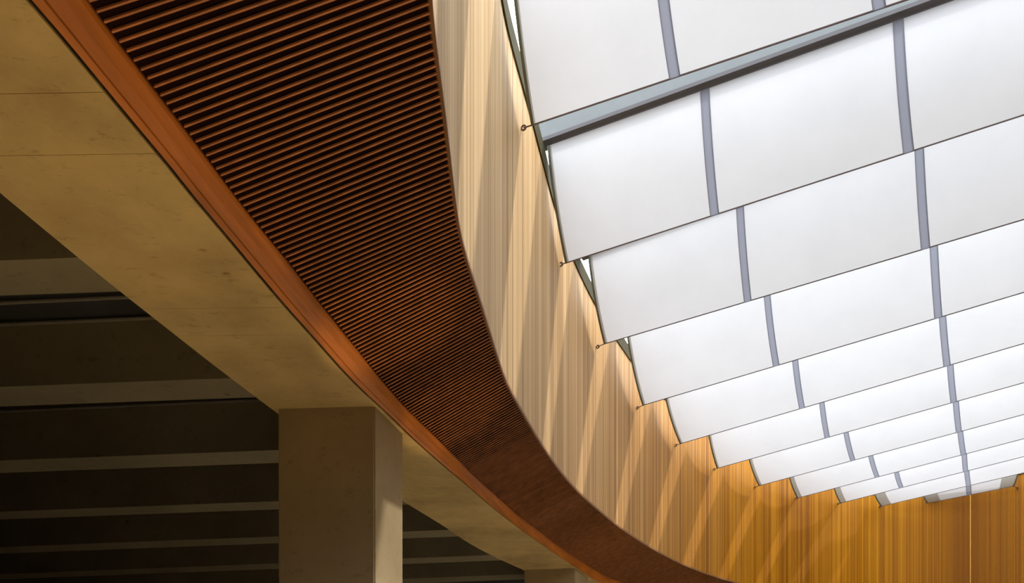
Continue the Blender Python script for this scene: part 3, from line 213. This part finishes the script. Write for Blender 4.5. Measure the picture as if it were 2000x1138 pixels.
def concrete(name, dark, light, scale=0.9):
    m, nt, b = mat_new(name)
    v = coords(nt, (1, 1, 1))
    n1 = noise(nt, v, scale, 6, 0.62)
    r1 = ramp(nt, n1, [(0.32, dark), (0.62, light)])
    n2 = noise(nt, coords(nt, (1.6, 3.2, 2)), 5.0, 5, 0.7)
    r2 = ramp(nt, n2, [(0.30, (0.55, 0.52, 0.48)), (0.42, (1, 1, 1))])
    col = mix(nt, r1.outputs[0], r2.outputs[0], 0.55, 'MULTIPLY')
    vo = nd(nt, 'ShaderNodeTexVoronoi', Scale=2.2, Randomness=1.0)
    nt.links.new(coords(nt, (1, 2.2, 1)), vo.inputs['Vector'])
    r3 = ramp(nt, vo.outputs['Distance'], [(0.0, (0.35, 0.28, 0.18)), (0.05, (0.6, 0.52, 0.42)), (0.09, (1, 1, 1))])
    n3 = noise(nt, v, 1.4, 2)
    col = mix(nt, col, mix(nt, col, r3.outputs[0], 1.0, 'MULTIPLY'), ramp(nt, n3, [(0.5, (0, 0, 0)), (0.6, (1, 1, 1))]).outputs[0])
    nt.links.new(col, b.inputs['Base Color'])
    b.inputs['Roughness'].default_value = 0.85
    b.inputs['Specular IOR Level'].default_value = 0.2
    bump(nt, b, n2, 0.25, 0.01)
    return m

def plain(name, c, rough=0.6, metal=0.0, var=0.12, scale=6.0, spec=0.4, stretch=(1, 1, 1)):
    m, nt, b = mat_new(name)
    n = noise(nt, coords(nt, stretch), scale, 4)
    r = ramp(nt, n, [(0.3, tuple(x*(1-var) for x in c)), (0.7, tuple(min(1, x*(1+var)) for x in c))])
    nt.links.new(r.outputs[0], b.inputs['Base Color'])
    b.inputs['Roughness'].default_value = rough; b.inputs['Metallic'].default_value = metal
    b.inputs['Specular IOR Level'].default_value = spec
    return m

def fabric(name, c, trans, cut=0.5):
    m = bpy.data.materials.new(name); m.use_nodes = True; nt = m.node_tree; nt.nodes.clear()
    out = nt.nodes.new('ShaderNodeOutputMaterial'); mx = nt.nodes.new('ShaderNodeMixShader')
    df = nt.nodes.new('ShaderNodeBsdfDiffuse'); tr = nt.nodes.new('ShaderNodeBsdfTranslucent')
    n = noise(nt, coords(nt, (1, 1, 1)), 1.1, 5, 0.65)
    r = ramp(nt, n, [(0.3, tuple(x*0.95 for x in c)), (0.6, c)])
    r2 = ramp(nt, n, [(0.3, tuple(x*0.95 for x in trans)), (0.6, trans)])
    nt.links.new(r.outputs[0], df.inputs['Color']); nt.links.new(r2.outputs[0], tr.inputs['Color'])
    mx.inputs[0].default_value = cut
    nt.links.new(df.outputs[0], mx.inputs[1]); nt.links.new(tr.outputs[0], mx.inputs[2]); nt.links.new(mx.outputs[0], out.inputs[0])
    return m

M_WALL = wood_battens()
M_WALLBACK = plain('timber_backing', (0.16, 0.085, 0.02), 0.8)
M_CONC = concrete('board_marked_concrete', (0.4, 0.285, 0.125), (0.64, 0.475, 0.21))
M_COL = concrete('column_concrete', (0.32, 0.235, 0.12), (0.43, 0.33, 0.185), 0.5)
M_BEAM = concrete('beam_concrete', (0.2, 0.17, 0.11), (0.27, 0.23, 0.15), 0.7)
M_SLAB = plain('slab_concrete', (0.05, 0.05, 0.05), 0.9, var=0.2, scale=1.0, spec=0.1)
M_SLAT = plain('slat_timber', (0.5, 0.19, 0.068), 0.45, var=0.25, scale=3.0, spec=0.4, stretch=(3, 3, 3))
M_BLACK = plain('black_acoustic_lining', (0.016, 0.006, 0.005), 0.95, spec=0.05)
M_FASCIA = plain('oiled_cherry_timber', (0.5, 0.16, 0.022), 0.42, var=0.35, scale=1.6, spec=0.35, stretch=(2.2, 0.5, 6))
M_TRIM = plain('dark_timber_trim', (0.20, 0.085, 0.028), 0.6)
M_COPING = plain('olive_metal_coping', (0.05, 0.042, 0.016), 0.8, spec=0.1)
M_FABRIC = fabric('white_translucent_fabric', (0.74, 0.74, 0.76), (0.34, 0.343, 0.355), 0.55)
M_SEAM = fabric('grey_seam_tape', (0.22, 0.22, 0.24), (0.16, 0.165, 0.20), 0.55)
M_END = fabric('grey_end_fabric', (0.50, 0.48, 0.42), (0.16, 0.16, 0.15), 0.4)
M_HEM = plain('hem_rod_grey', (0.16, 0.13, 0.14), 0.5)
M_RAIL = plain('edge_rail_olive', (0.11, 0.115, 0.085), 0.5)
M_STEEL = plain('steel_anchor', (0.10, 0.06, 0.04), 0.4, metal=0.3)
M_ROOFBEAM = plain('blue_grey_painted_steel', (0.145, 0.158, 0.16), 0.6, var=0.05, spec=0.3)
M_FLANGE = plain('dark_grey_painted_steel', (0.085, 0.08, 0.085), 0.6, var=0.05, spec=0.3)
M_FLOOR = plain('warm_timber_floor', (0.76, 0.62, 0.42), 0.5, var=0.2, scale=2.0)
M_OUTER = plain('dark_plaster', (0.05, 0.043, 0.035), 0.9, spec=0.1)
M_PIPE = plain('grey_conduit', (0.20, 0.18, 0.15), 0.6)

# ---------------------------------------------------------------- floor and outer enclosure
def full_loop(P):
    """left half from near tip to far apex, then the mirrored right half back to the near tip"""
    L = [tuple(p) for p in P]
    return L + [mir(p) for p in reversed(L[1:-1])]

wall = [tuple(w) for w in WALL]            # x, y, z bottom, z top
ctr = (ax_p.x, ax_p.y)
ringD = full_loop(D); ringA = full_loop(wall); ringC = full_loop(C)
def outward(p, r=30.0):
    v = Vector((p[0]-ctr[0], p[1]-ctr[1])); v.normalize(); return (ctr[0] + v.x*r, ctr[1] + v.y*r)

fl = [(outward(p)[0], outward(p)[1], 0.0) for p in ringD]
v = fl + [(ctr[0], ctr[1], 0.0)]
n = len(fl)
floor = mesh('floor', v, [(i, (i+1) % n, n) for i in range(n)], M_FLOOR)
tag(floor, kind='structure')

SLAB_H = 0.60
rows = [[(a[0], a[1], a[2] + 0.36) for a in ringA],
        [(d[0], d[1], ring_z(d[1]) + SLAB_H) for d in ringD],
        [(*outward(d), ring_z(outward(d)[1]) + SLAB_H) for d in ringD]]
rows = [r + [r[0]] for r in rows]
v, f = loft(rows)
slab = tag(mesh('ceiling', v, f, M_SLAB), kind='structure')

rows = [[(*outward(d), 0.0) for d in ringD], [(*outward(d), ring_z(outward(d)[1]) + SLAB_H) for d in ringD]]
rows = [r + [r[0]] for r in rows]
v, f = loft(rows)
tag(mesh('wall_back', v, f, M_OUTER), kind='structure')

# ---------------------------------------------------------------- curved timber wall of the atrium
def build_wall(name, P, mirrored):
    st = resample(P, 0.25)
    if mirrored: st = [mir(p) for p in st]
    nn = normals(st)
    sg = -1 if mirrored else 1
    th = 0.16
    rows = []
    for p, q in zip(st, nn):
        q = q * sg
        a = (p[0] + q.x*0.012, p[1] + q.y*0.012); b = (p[0] + q.x*th, p[1] + q.y*th)
        rows.append([(*a, p[2]), (*a, p[3]), (*b, p[3]), (*b, p[2] + 0.14)])
    v, f = loft(rows, True)
    w = tag(mesh(name, v, f, M_WALLBACK), kind='structure')
    # vertical battens, far too many and too fine to pick apart
    bt = resample(P, 0.034)
    if mirrored: bt = [mir(p) for p in bt]
    nb = normals(bt)
    verts, faces, tone, near_light = [], [], [], []
    rnd = random.Random(3 if mirrored else 5)
    board = 0.5; ap0 = P[-1]
    for i, (p, q) in enumerate(zip(bt, nb)):
        if i % 9 == 0: board = rnd.random()
        q = q * sg; t = Vector((-q.y, q.x)); o = Vector((p[0], p[1])); hw = 0.0145
        l = o - t*hw; r = o + t*hw; k = len(verts)
        l2 = l + q*0.014; r2 = r + q*0.014
        for c in (l2, l, r, r2):
            verts.append((c.x, c.y, p[2] - 0.004)); verts.append((c.x, c.y, p[3]))
        faces += [(k, k+1, k+3, k+2), (k+2, k+3, k+5, k+4), (k+4, k+5, k+7, k+6)]
        tv = min(1, max(0, 0.35*board + 0.65*rnd.random()))
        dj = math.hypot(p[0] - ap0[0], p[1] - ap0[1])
        if dj < 1.3: tv *= 0.12 + 0.88*(dj/1.3)**1.5          # tone drops towards the joint of the two wall halves
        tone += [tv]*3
        near_light += [max(0.0, min(1.0, 1.17 - p[1]/16.8 + 0.12*(rnd.random() - 0.5)))]*3     # cool daylight at the near end put into the batten colour, fading along the wall
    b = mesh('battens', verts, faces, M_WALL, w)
    at = b.data.attributes.new('tone', 'FLOAT', 'FACE'); at.data.foreach_set('value', tone)
    at = b.data.attributes.new('near_light', 'FLOAT', 'FACE'); at.data.foreach_set('value', near_light)
    tag(b, kind='stuff')
    return w
build_wall('wall_left', wall, False)
build_wall('wall_right', wall, True)

# dark timber edge under the wall and the coping on top of it
def ring_strip(name, P, prof, mat, mirrored=False, step=0.2):
    """prof: list of (offset along the outward normal, z above p[2])"""
    st = resample(P, step)
    nn = normals(st); rows = []
    for p, q in zip(st, nn):
        row = [(p[0] + q.x*o, p[1] + q.y*o, p[2] + z) for o, z in prof]
        rows.append([mir(x) for x in row] if mirrored else row)
    v, f = loft(rows, True)
    return mesh(name, v, f, mat)

edge = [(p[0], p[1], p[2]) for p in wall]
topl = [(p[0], p[1], p[3]) for p in wall]
for i, mi in enumerate((False, True)):
    tag(ring_strip('trim_1' if not mi else 'trim_4', edge, [(-0.003, -0.006), (0.015, -0.008), (0.015, 0.03), (-0.003, 0.03)], M_TRIM, mi), kind='structure')
    tag(ring_strip('trim_2' if not mi else 'trim_5', topl, [(-0.02, 0.0), (0.18, 0.0), (0.18, 0.24), (-0.02, 0.24)], M_COPING, mi), kind='structure')
# joint where the two halves of the wall meet at the far end
ap = wall[-1]
v, f = box_between((ap[0], ap[1], ap[2]), (ap[0], ap[1], ap[3]), Vector((ax_n.x, ax_n.y, 0))*0.022, Vector((-ax_d.x, -ax_d.y, 0))*0.02)
tag(mesh('trim_6', v, f, plain('pale_joint_strip', (0.52, 0.26, 0.03), 0.5)), kind='structure')

# ---------------------------------------------------------------- slatted timber soffit
def soffit_backing(mirrored):
    wn = normals(wall); rows = []
    for a, q, b in zip(wall, wn, B):
        a = (a[0] + q.x*0.02, a[1] + q.y*0.02, a[2])
        rows.append([(a[0], a[1], a[2]+0.0105+0.004), (b[0], b[1], b[2]+0.0105+0.004), (b[0], b[1], b[2]+0.11), (a[0], a[1], a[2]+0.11)])
    if mirrored: rows = [[mir(p) for p in r] for r in rows]
    v, f = loft(rows, True)
    return mesh('ceiling_soffit' if not mirrored else 'ceiling_soffit_right', v, f, M_BLACK)
soff = tag(soffit_backing(False), kind='structure')
tag(soffit_backing(True), kind='structure')
rest_v, rest_f = [], []
for i, s in enumerate(SLAT):
    b, a = Vector(s[:3]), Vector(s[3:])
    d = (a - b).normalized(); side = Vector((-d.y, d.x, 0)).normalized()
    b2 = b + d*(0.014 if i < 195 else -0.045); a2 = a - d*0.012
    v, f = box_between(b2, a2, side*0.0102, Vector((0, 0, 0.0105)))
    if i < 296:
        mesh('slat', v, f, M_SLAT, soff)
    else:                                   # the far, hair-fine rest
        rest_f += [tuple(k + len(rest_v) for k in q) for q in f]; rest_v += v
tag(mesh('far_slats', rest_v, rest_f, M_SLAT, soff), kind='stuff')

# curved cherry fascia between slats and concrete, and the mirrored one
def fascia(mirrored):
    bs, cs = resample([tuple(p) for p in B], 0.12), resample([tuple(p) for p in C], 0.12)
    m_ = len(bs); rows = []
    for i in range(m_):
        b = Vector(bs[i])
        # nearest point on C
        c = Vector(min(cs, key=lambda q: (q[0]-b.x)**2 + (q[1]-b.y)**2))
        e = c - b
        def at(s, dz): return tuple(b + e*s + Vector((0, 0, dz)))
        row = [at(0, 0.10), at(0, 0), at(0.06, -0.012), at(0.35, -0.022), at(0.70, -0.014), at(0.715, 0.006), at(0.745, -0.016), at(0.97, -0.004), at(1.0, 0.01), at(1.0, 0.16)]
        rows.append([mir(p) for p in row] if mirrored else row)
    v, f = loft(rows, True)
    return mesh('trim_3' if not mirrored else 'trim_7', v, f, M_FASCIA, smooth=False)
tag(fascia(False), kind='structure'); tag(fascia(True), kind='structure')

# ---------------------------------------------------------------- concrete ring beam, cast in panels with open joints
def conc_rows(step=0.2):
    cs, ds = resample([tuple(p) for p in C], step), resample([tuple(p) for p in D], step)
    n = max(len(cs), len(ds)); nc = normals(cs); rows = []
    for i in range(n):
        j = int(round(i*(len(cs)-1)/(n-1))); k = int(round(i*(len(ds)-1)/(n-1)))
        c = cs[j]; q = nc[j]; d = ds[k]
        c = (c[0] + q.x*0.03, c[1] + q.y*0.03)
        zc, zd = cs[j][2] + 0.01, d[2] + 0.01
        rows.append([(*c, zc), (d[0], d[1], zd), (d[0], d[1], zd + 0.62), (*c, zc + 0.62)])
    return rows
rows = conc_rows()
v, f = loft(rows, True)
core = tag(mesh('ceiling_concrete', [(x, y, z + 0.012) for x, y, z in v], f, M_SLAB), kind='structure')
cuts = [0.0, 1.9] + JOINT + [16.2, 18.5]
nj = Vector((0.02, 1.0, 0)).normalized()
for y0, y1 in zip(cuts, cuts[1:]):
    bm = bmesh.new()
    vs = [bm.verts.new(p) for p in v]
    for q in f: bm.faces.new([vs[k] for k in q])
    for yy, sgn in ((y0 + 0.0018, -1), (y1 - 0.0018, 1)):
        bmesh.ops.bisect_plane(bm, geom=bm.verts[:] + bm.edges[:] + bm.faces[:], plane_co=(0, yy, 0), plane_no=nj*sgn, clear_outer=True)
        bmesh.ops.holes_fill(bm, edges=[e for e in bm.edges if e.is_boundary], sides=0)
    if len(bm.faces):
        me = bpy.data.meshes.new('soffit_panel'); bm.to_mesh(me)
        new_obj('soffit_panel', me, M_CONC, core)
    bm.free()
v2, f2 = loft([[mir(p) for p in r] for r in rows], True)
tag(mesh('ceiling_concrete_right', v2, f2, M_CONC), kind='structure')

# ---------------------------------------------------------------- concrete columns
def column(c, label):
    p0, p1, p2 = Vector(c[0:2]), Vector(c[2:4]), Vector(c[4:6])
    p3 = p0 + (p2 - p1)
    base = (p0 + p2) / 2
    bm = bmesh.new()
    lo = [bm.verts.new((p.x, p.y, 0.0)) for p in (p0, p1, p2, p3)]
    hi = [bm.verts.new((p.x, p.y, ring_z(p.y) + 0.02)) for p in (p0, p1, p2, p3)]
    for i in range(4): bm.faces.new((lo[i], lo[(i+1) % 4], hi[(i+1) % 4], hi[i]))
    bm.faces.new(lo[::-1]); bm.faces.new(hi)
    bmesh.ops.bevel(bm, geom=[e for e in bm.edges if abs(e.verts[0].co.z - e.verts[1].co.z) > 1], offset=0.012, segments=2, affect='EDGES')
    me = bpy.data.meshes.new('concrete_column'); bm.to_mesh(me); bm.free()
    o = new_obj('concrete_column', me, M_COL)
    return tag(o, label, 'column', 'columns under the concrete ring')
column(COL[0], 'broad square concrete column in the foreground, its right face brightly lit')
column(COL[1], 'distant dark concrete column low in the picture, under the far end of the wooden band')

# ---------------------------------------------------------------- ribbed ceiling: beams and conduits beyond the ring
def ring_edge_x(y0, m):
    """x where the line y = y0 - m*x meets the outer edge of the ring"""
    best = None
    for p, q in zip(D, D[1:]):
        e0, e1 = p[1] + m*p[0] - y0, q[1] + m*q[0] - y0
        if e0 * e1 <= 0 and p[1] > 0.5:
            t = e0 / (e0 - e1); x = p[0] + t*(q[0] - p[0])
            best = x if best is None else min(best, x)
    return best if best is not None else 3.0
names = ['widest', 'second', 'third', 'fourth', 'fifth', 'sixth', 'seventh', 'eighth', 'ninth']
for k, (y0, y1, m, z) in enumerate(BEAM[:7]):
    xe = max(ring_edge_x(y0, m), ring_edge_x(y1, m)) + 0.12
    X0 = -22.0
    zb = z + 0.022
    v = []
    for x in (X0, xe):
        v += [(x, y0 - m*x, zb), (x, y1 - m*x, zb), (x, y1 - m*x, zb + 0.62), (x, y0 - m*x, zb + 0.62)]
    f = [(0,1,2,3), (7,6,5,4), (0,4,5,1), (1,5,6,2), (2,6,7,3), (3,7,4,0)]
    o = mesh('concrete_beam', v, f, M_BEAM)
    lab = ('widest concrete ceiling beam, topmost of the row behind the curved concrete band' if k == 0 else
           f'{names[k]} concrete ceiling beam counted down from the widest, behind the column')
    tag(o, lab, 'beam', 'parallel concrete ceiling beams')
for k, (dy, bay) in enumerate(((0.045, 1), (0.36, 1), (0.045, 2))):
    y0, y1, m, z = BEAM[bay]
    yy = y0 - dy
    xe = ring_edge_x(yy, m) - 0.03; zz = z + 0.56
    v, f = tube([(-16, yy + m*16, zz), (xe, yy - m*xe, zz)], 0.016)
    o = mesh('conduit', v, f, M_PIPE)
    tag(o, ['thin grey conduit along the face of the second ceiling beam, lower of the close pair',
            'thin grey conduit just below the widest ceiling beam, upper of the close pair',
            'single thin grey conduit just below the second ceiling beam'][k], 'conduit', 'conduits between the ceiling beams')

# ---------------------------------------------------------------- fabric roof baffles
Q_Z = 8.6
SEAM = 0.058
ordinal = ['first', 'second', 'third', 'fourth', 'fifth', 'sixth', 'seventh', 'eighth', 'ninth', 'tenth', 'eleventh']
def baffle(k, b):
    q, p, d = Vector(b['q']), Vector(b['p']), Vector(b['d']).normalized()
    half, zt = b['half'], b['z']
    m = (p - q).dot(d); base = p - d*m
    pd = Vector(b['pd']).normalized() if 'pd' in b else d
    Cc = 0.45
    fa0 = b['fa'] if b['fa'] > 0 else 0.5
    def tau(w):
        if w > 1: return 2*b['tb'] - tau(2 - w)
        return b['ta']*w/fa0 if w <= fa0 else b['ta'] + (b['tb'] - b['ta'])*(w - fa0)/(1 - fa0)
    def S(w, t):
        h = (1-Cc)*t + Cc*(1 - math.cos(t*math.pi/2)); v_ = (1-Cc)*t + Cc*math.sin(t*math.pi/2)
        tp = p + pd*tau(w); bt = q + d*(w*half)
        xy = tp + (bt - tp)*h
        return Vector((xy.x, xy.y, zt + (Q_Z - zt)*v_))
    def nrm(w, t):
        a = S(w + 0.01, t) - S(w - 0.01, t); c = S(w, min(1, t + 0.02)) - S(w, max(0, t - 0.02))
        n_ = a.cross(c).normalized(); return n_ if n_.z < 0 else -n_
    root = empty('fabric_baffle', (q.x + d.x*half, q.y + d.y*half, Q_Z))
    if k < 0: lab = 'short white fabric roof baffle overhead, just beyond the top edge of the picture'
    elif k == 0: lab = 'uppermost white fabric roof baffle, cut off by the top of the picture'
    elif k == 1: lab = 'white fabric roof baffle directly below the blue-grey steel beam'
    elif k == 10: lab = 'smallest white fabric roof baffle at the far end, with grey end pieces at both sides'
    else: lab = f'{ordinal[k]} white fabric roof baffle counted down from the top of the picture'
    tag(root, lab, 'baffle', 'stepped fabric baffles under the skylight')
    T = 14
    def sheet(name, w0, w1, mat, off=0.0, nw=6):
        rows = []
        for i in range(nw + 1):
            w = w0 + (w1 - w0)*i/nw
            rows.append([S(w, j/T) + nrm(w, j/T)*off for j in range(T + 1)])
        v, f = loft(rows)
        return mesh(name, v, f, mat, root, smooth=True)
    fa, fr = b['fa'], b['fr']
    seams = [fa, 1.0, 2.0 - fa] if fa > 0 else [1.0]
    sw = (SEAM - 0.012)/half
    bnd = [(fr, seams[0] - sw)] + [(a + sw, c - sw) for a, c in zip(seams, seams[1:])] + [(seams[-1] + sw, 2.0 - fr)]
    for w0, w1 in bnd:
        sheet('fabric_panel', w0, w1, M_FABRIC)
    for s in seams:
        sheet('seam_tape', s - SEAM/half, s + SEAM/half, M_SEAM, 0.012, 1)
    for w0, w1 in ((0.0, fr), (2.0 - fr, 2.0)):
        sheet('end_piece', w0, w1, M_END, 0.0, 2)
    eye0 = b['eye'] if k < 0 else EYES[k]
    # hem rod along the lower edge
    v, f = tube([S(0, 1), S(2, 1)], 0.009); mesh('hem_rod', v, f, M_HEM, root)
    for w, eye in ((0.0, Vector(eye0)), (2.0, Vector(mir(eye0)))):
        v, f = tube([S(w, j/T) for j in range(T + 1)], 0.017); mesh('edge_rail', v, f, M_RAIL, root)
        e3 = Vector((eye.x, eye.y, Q_Z)); s3 = S(w, 1)
        u = (s3 - e3)
        if u.length < 0.05: u = Vector((d.x, d.y, 0))*0.05*(1 if w == 0 else -1)
        uu = u.normalized()
        v, f = tube([e3 + uu*0.03, s3], 0.0075, 6); rod = mesh('anchor_rod', v, f, M_STEEL, root)
        # eye bolt: ring at the wall end
        rr, tt = 0.026, 0.010
        cen = e3 + uu*0.03; b1 = uu; b2 = Vector((0, 0, 1)); rows = []
        for i in range(13):
            a = 2*math.pi*i/12; dirv = b1*math.cos(a) + b2*math.sin(a); nv = b1.cross(b2)
            rows.append([cen + dirv*rr + (dirv*math.cos(c) + nv*math.sin(c))*tt for c in [2*math.pi*j/6 for j in range(6)]])
        v, f = loft(rows, True); mesh('wall_eye', v, f, M_STEEL, rod, smooth=True)
    return S, zt, pd, half
surf = [baffle(k, b) for k, b in enumerate(BAF)]
baffle(-1, BAF0)

# ---------------------------------------------------------------- steel roof beams carrying the baffles
for k in (1, 2, 3):
    S, zt, d, half = surf[k]
    a, b = S(-0.03, 0), S(2.03, 0)
    away = Vector((-d.y, d.x, 0)); away = away if away.y > 0 else -away
    root = empty('roof_beam', tuple((a + b)/2 + Vector((0, 0, 0.02))))
    up = Vector((0, 0, 1))
    v, f = box_between(a + away*0.02 + up*0.06, b + away*0.02 + up*0.06, away*0.10, up*0.30)
    mesh('web', v, f, M_ROOFBEAM, root)
    v, f = box_between(a + up*0.015, b + up*0.015, away*0.17, up*0.045)
    mesh('bottom_flange', v, f, M_FLANGE, root)
    tag(root, ('blue-grey painted steel roof beam in the gap between the two uppermost fabric baffles' if k == 1 else
               f'grey steel roof beam glimpsed beside the wall behind the {ordinal[k]} fabric baffle from the top'), 'beam', 'steel beams above the fabric baffles')

# ---------------------------------------------------------------- warm uplights let into the floor under the ring
def uplight(loc, aim, watts, size, blend, label):
    root = empty('floor_uplight', loc)
    rows = []
    for r, z in ((0.085, 0.0), (0.085, 0.012), (0.06, 0.012), (0.06, -0.0)):
        rows.append([(loc[0] + r*math.cos(a), loc[1] + r*math.sin(a), z) for a in [2*math.pi*k/20 for k in range(20)]])
    v, f = loft(rows, True); mesh('housing_ring', v, f, M_FLANGE, root)
    v = [(loc[0] + 0.06*math.cos(2*math.pi*k/20), loc[1] + 0.06*math.sin(2*math.pi*k/20), 0.004) for k in range(20)]
    mesh('lens', v, [tuple(range(20))], M_LENS, root)
    ld = bpy.data.lights.new('uplight_lamp', 'SPOT'); ld.energy = watts; ld.color = (1.0, 0.67, 0.29)
    ld.spot_size = math.radians(size); ld.spot_blend = blend; ld.shadow_soft_size = 0.04
    lo = bpy.data.objects.new('uplight_lamp', ld); C_.objects.link(lo); lo.location = (loc[0], loc[1], 0.03)
    lo.rotation_euler = (Vector(aim) - Vector(lo.location)).to_track_quat('-Z', 'Y').to_euler()
    tag(root, label, 'uplight', 'floor uplights under the ring')
M_LENS = bpy.data.materials.new('uplight_lens'); M_LENS.use_nodes = True
M_LENS.node_tree.nodes['Principled BSDF'].inputs['Emission Color'].default_value = (1, 0.7, 0.4, 1)
M_LENS.node_tree.nodes['Principled BSDF'].inputs['Emission Strength'].default_value = 2.0
for u in [((-0.9, 2.0, 0.0), (-1.9, 3.4, 5.0), 310, 84, 1.0, 'round floor uplight nearest the viewpoint under the slatted band'), ((-0.5, 5.2, 0.0), (-1.02, 6.35, 5.1), 360, 15, 0.6, 'round floor uplight between the viewpoint and the broad column'), ((0.0, 7.0, 0.0), (-0.66, 8.05, 5.1), 300, 15, 0.6, 'round floor uplight beside the broad column')]: uplight(*u)
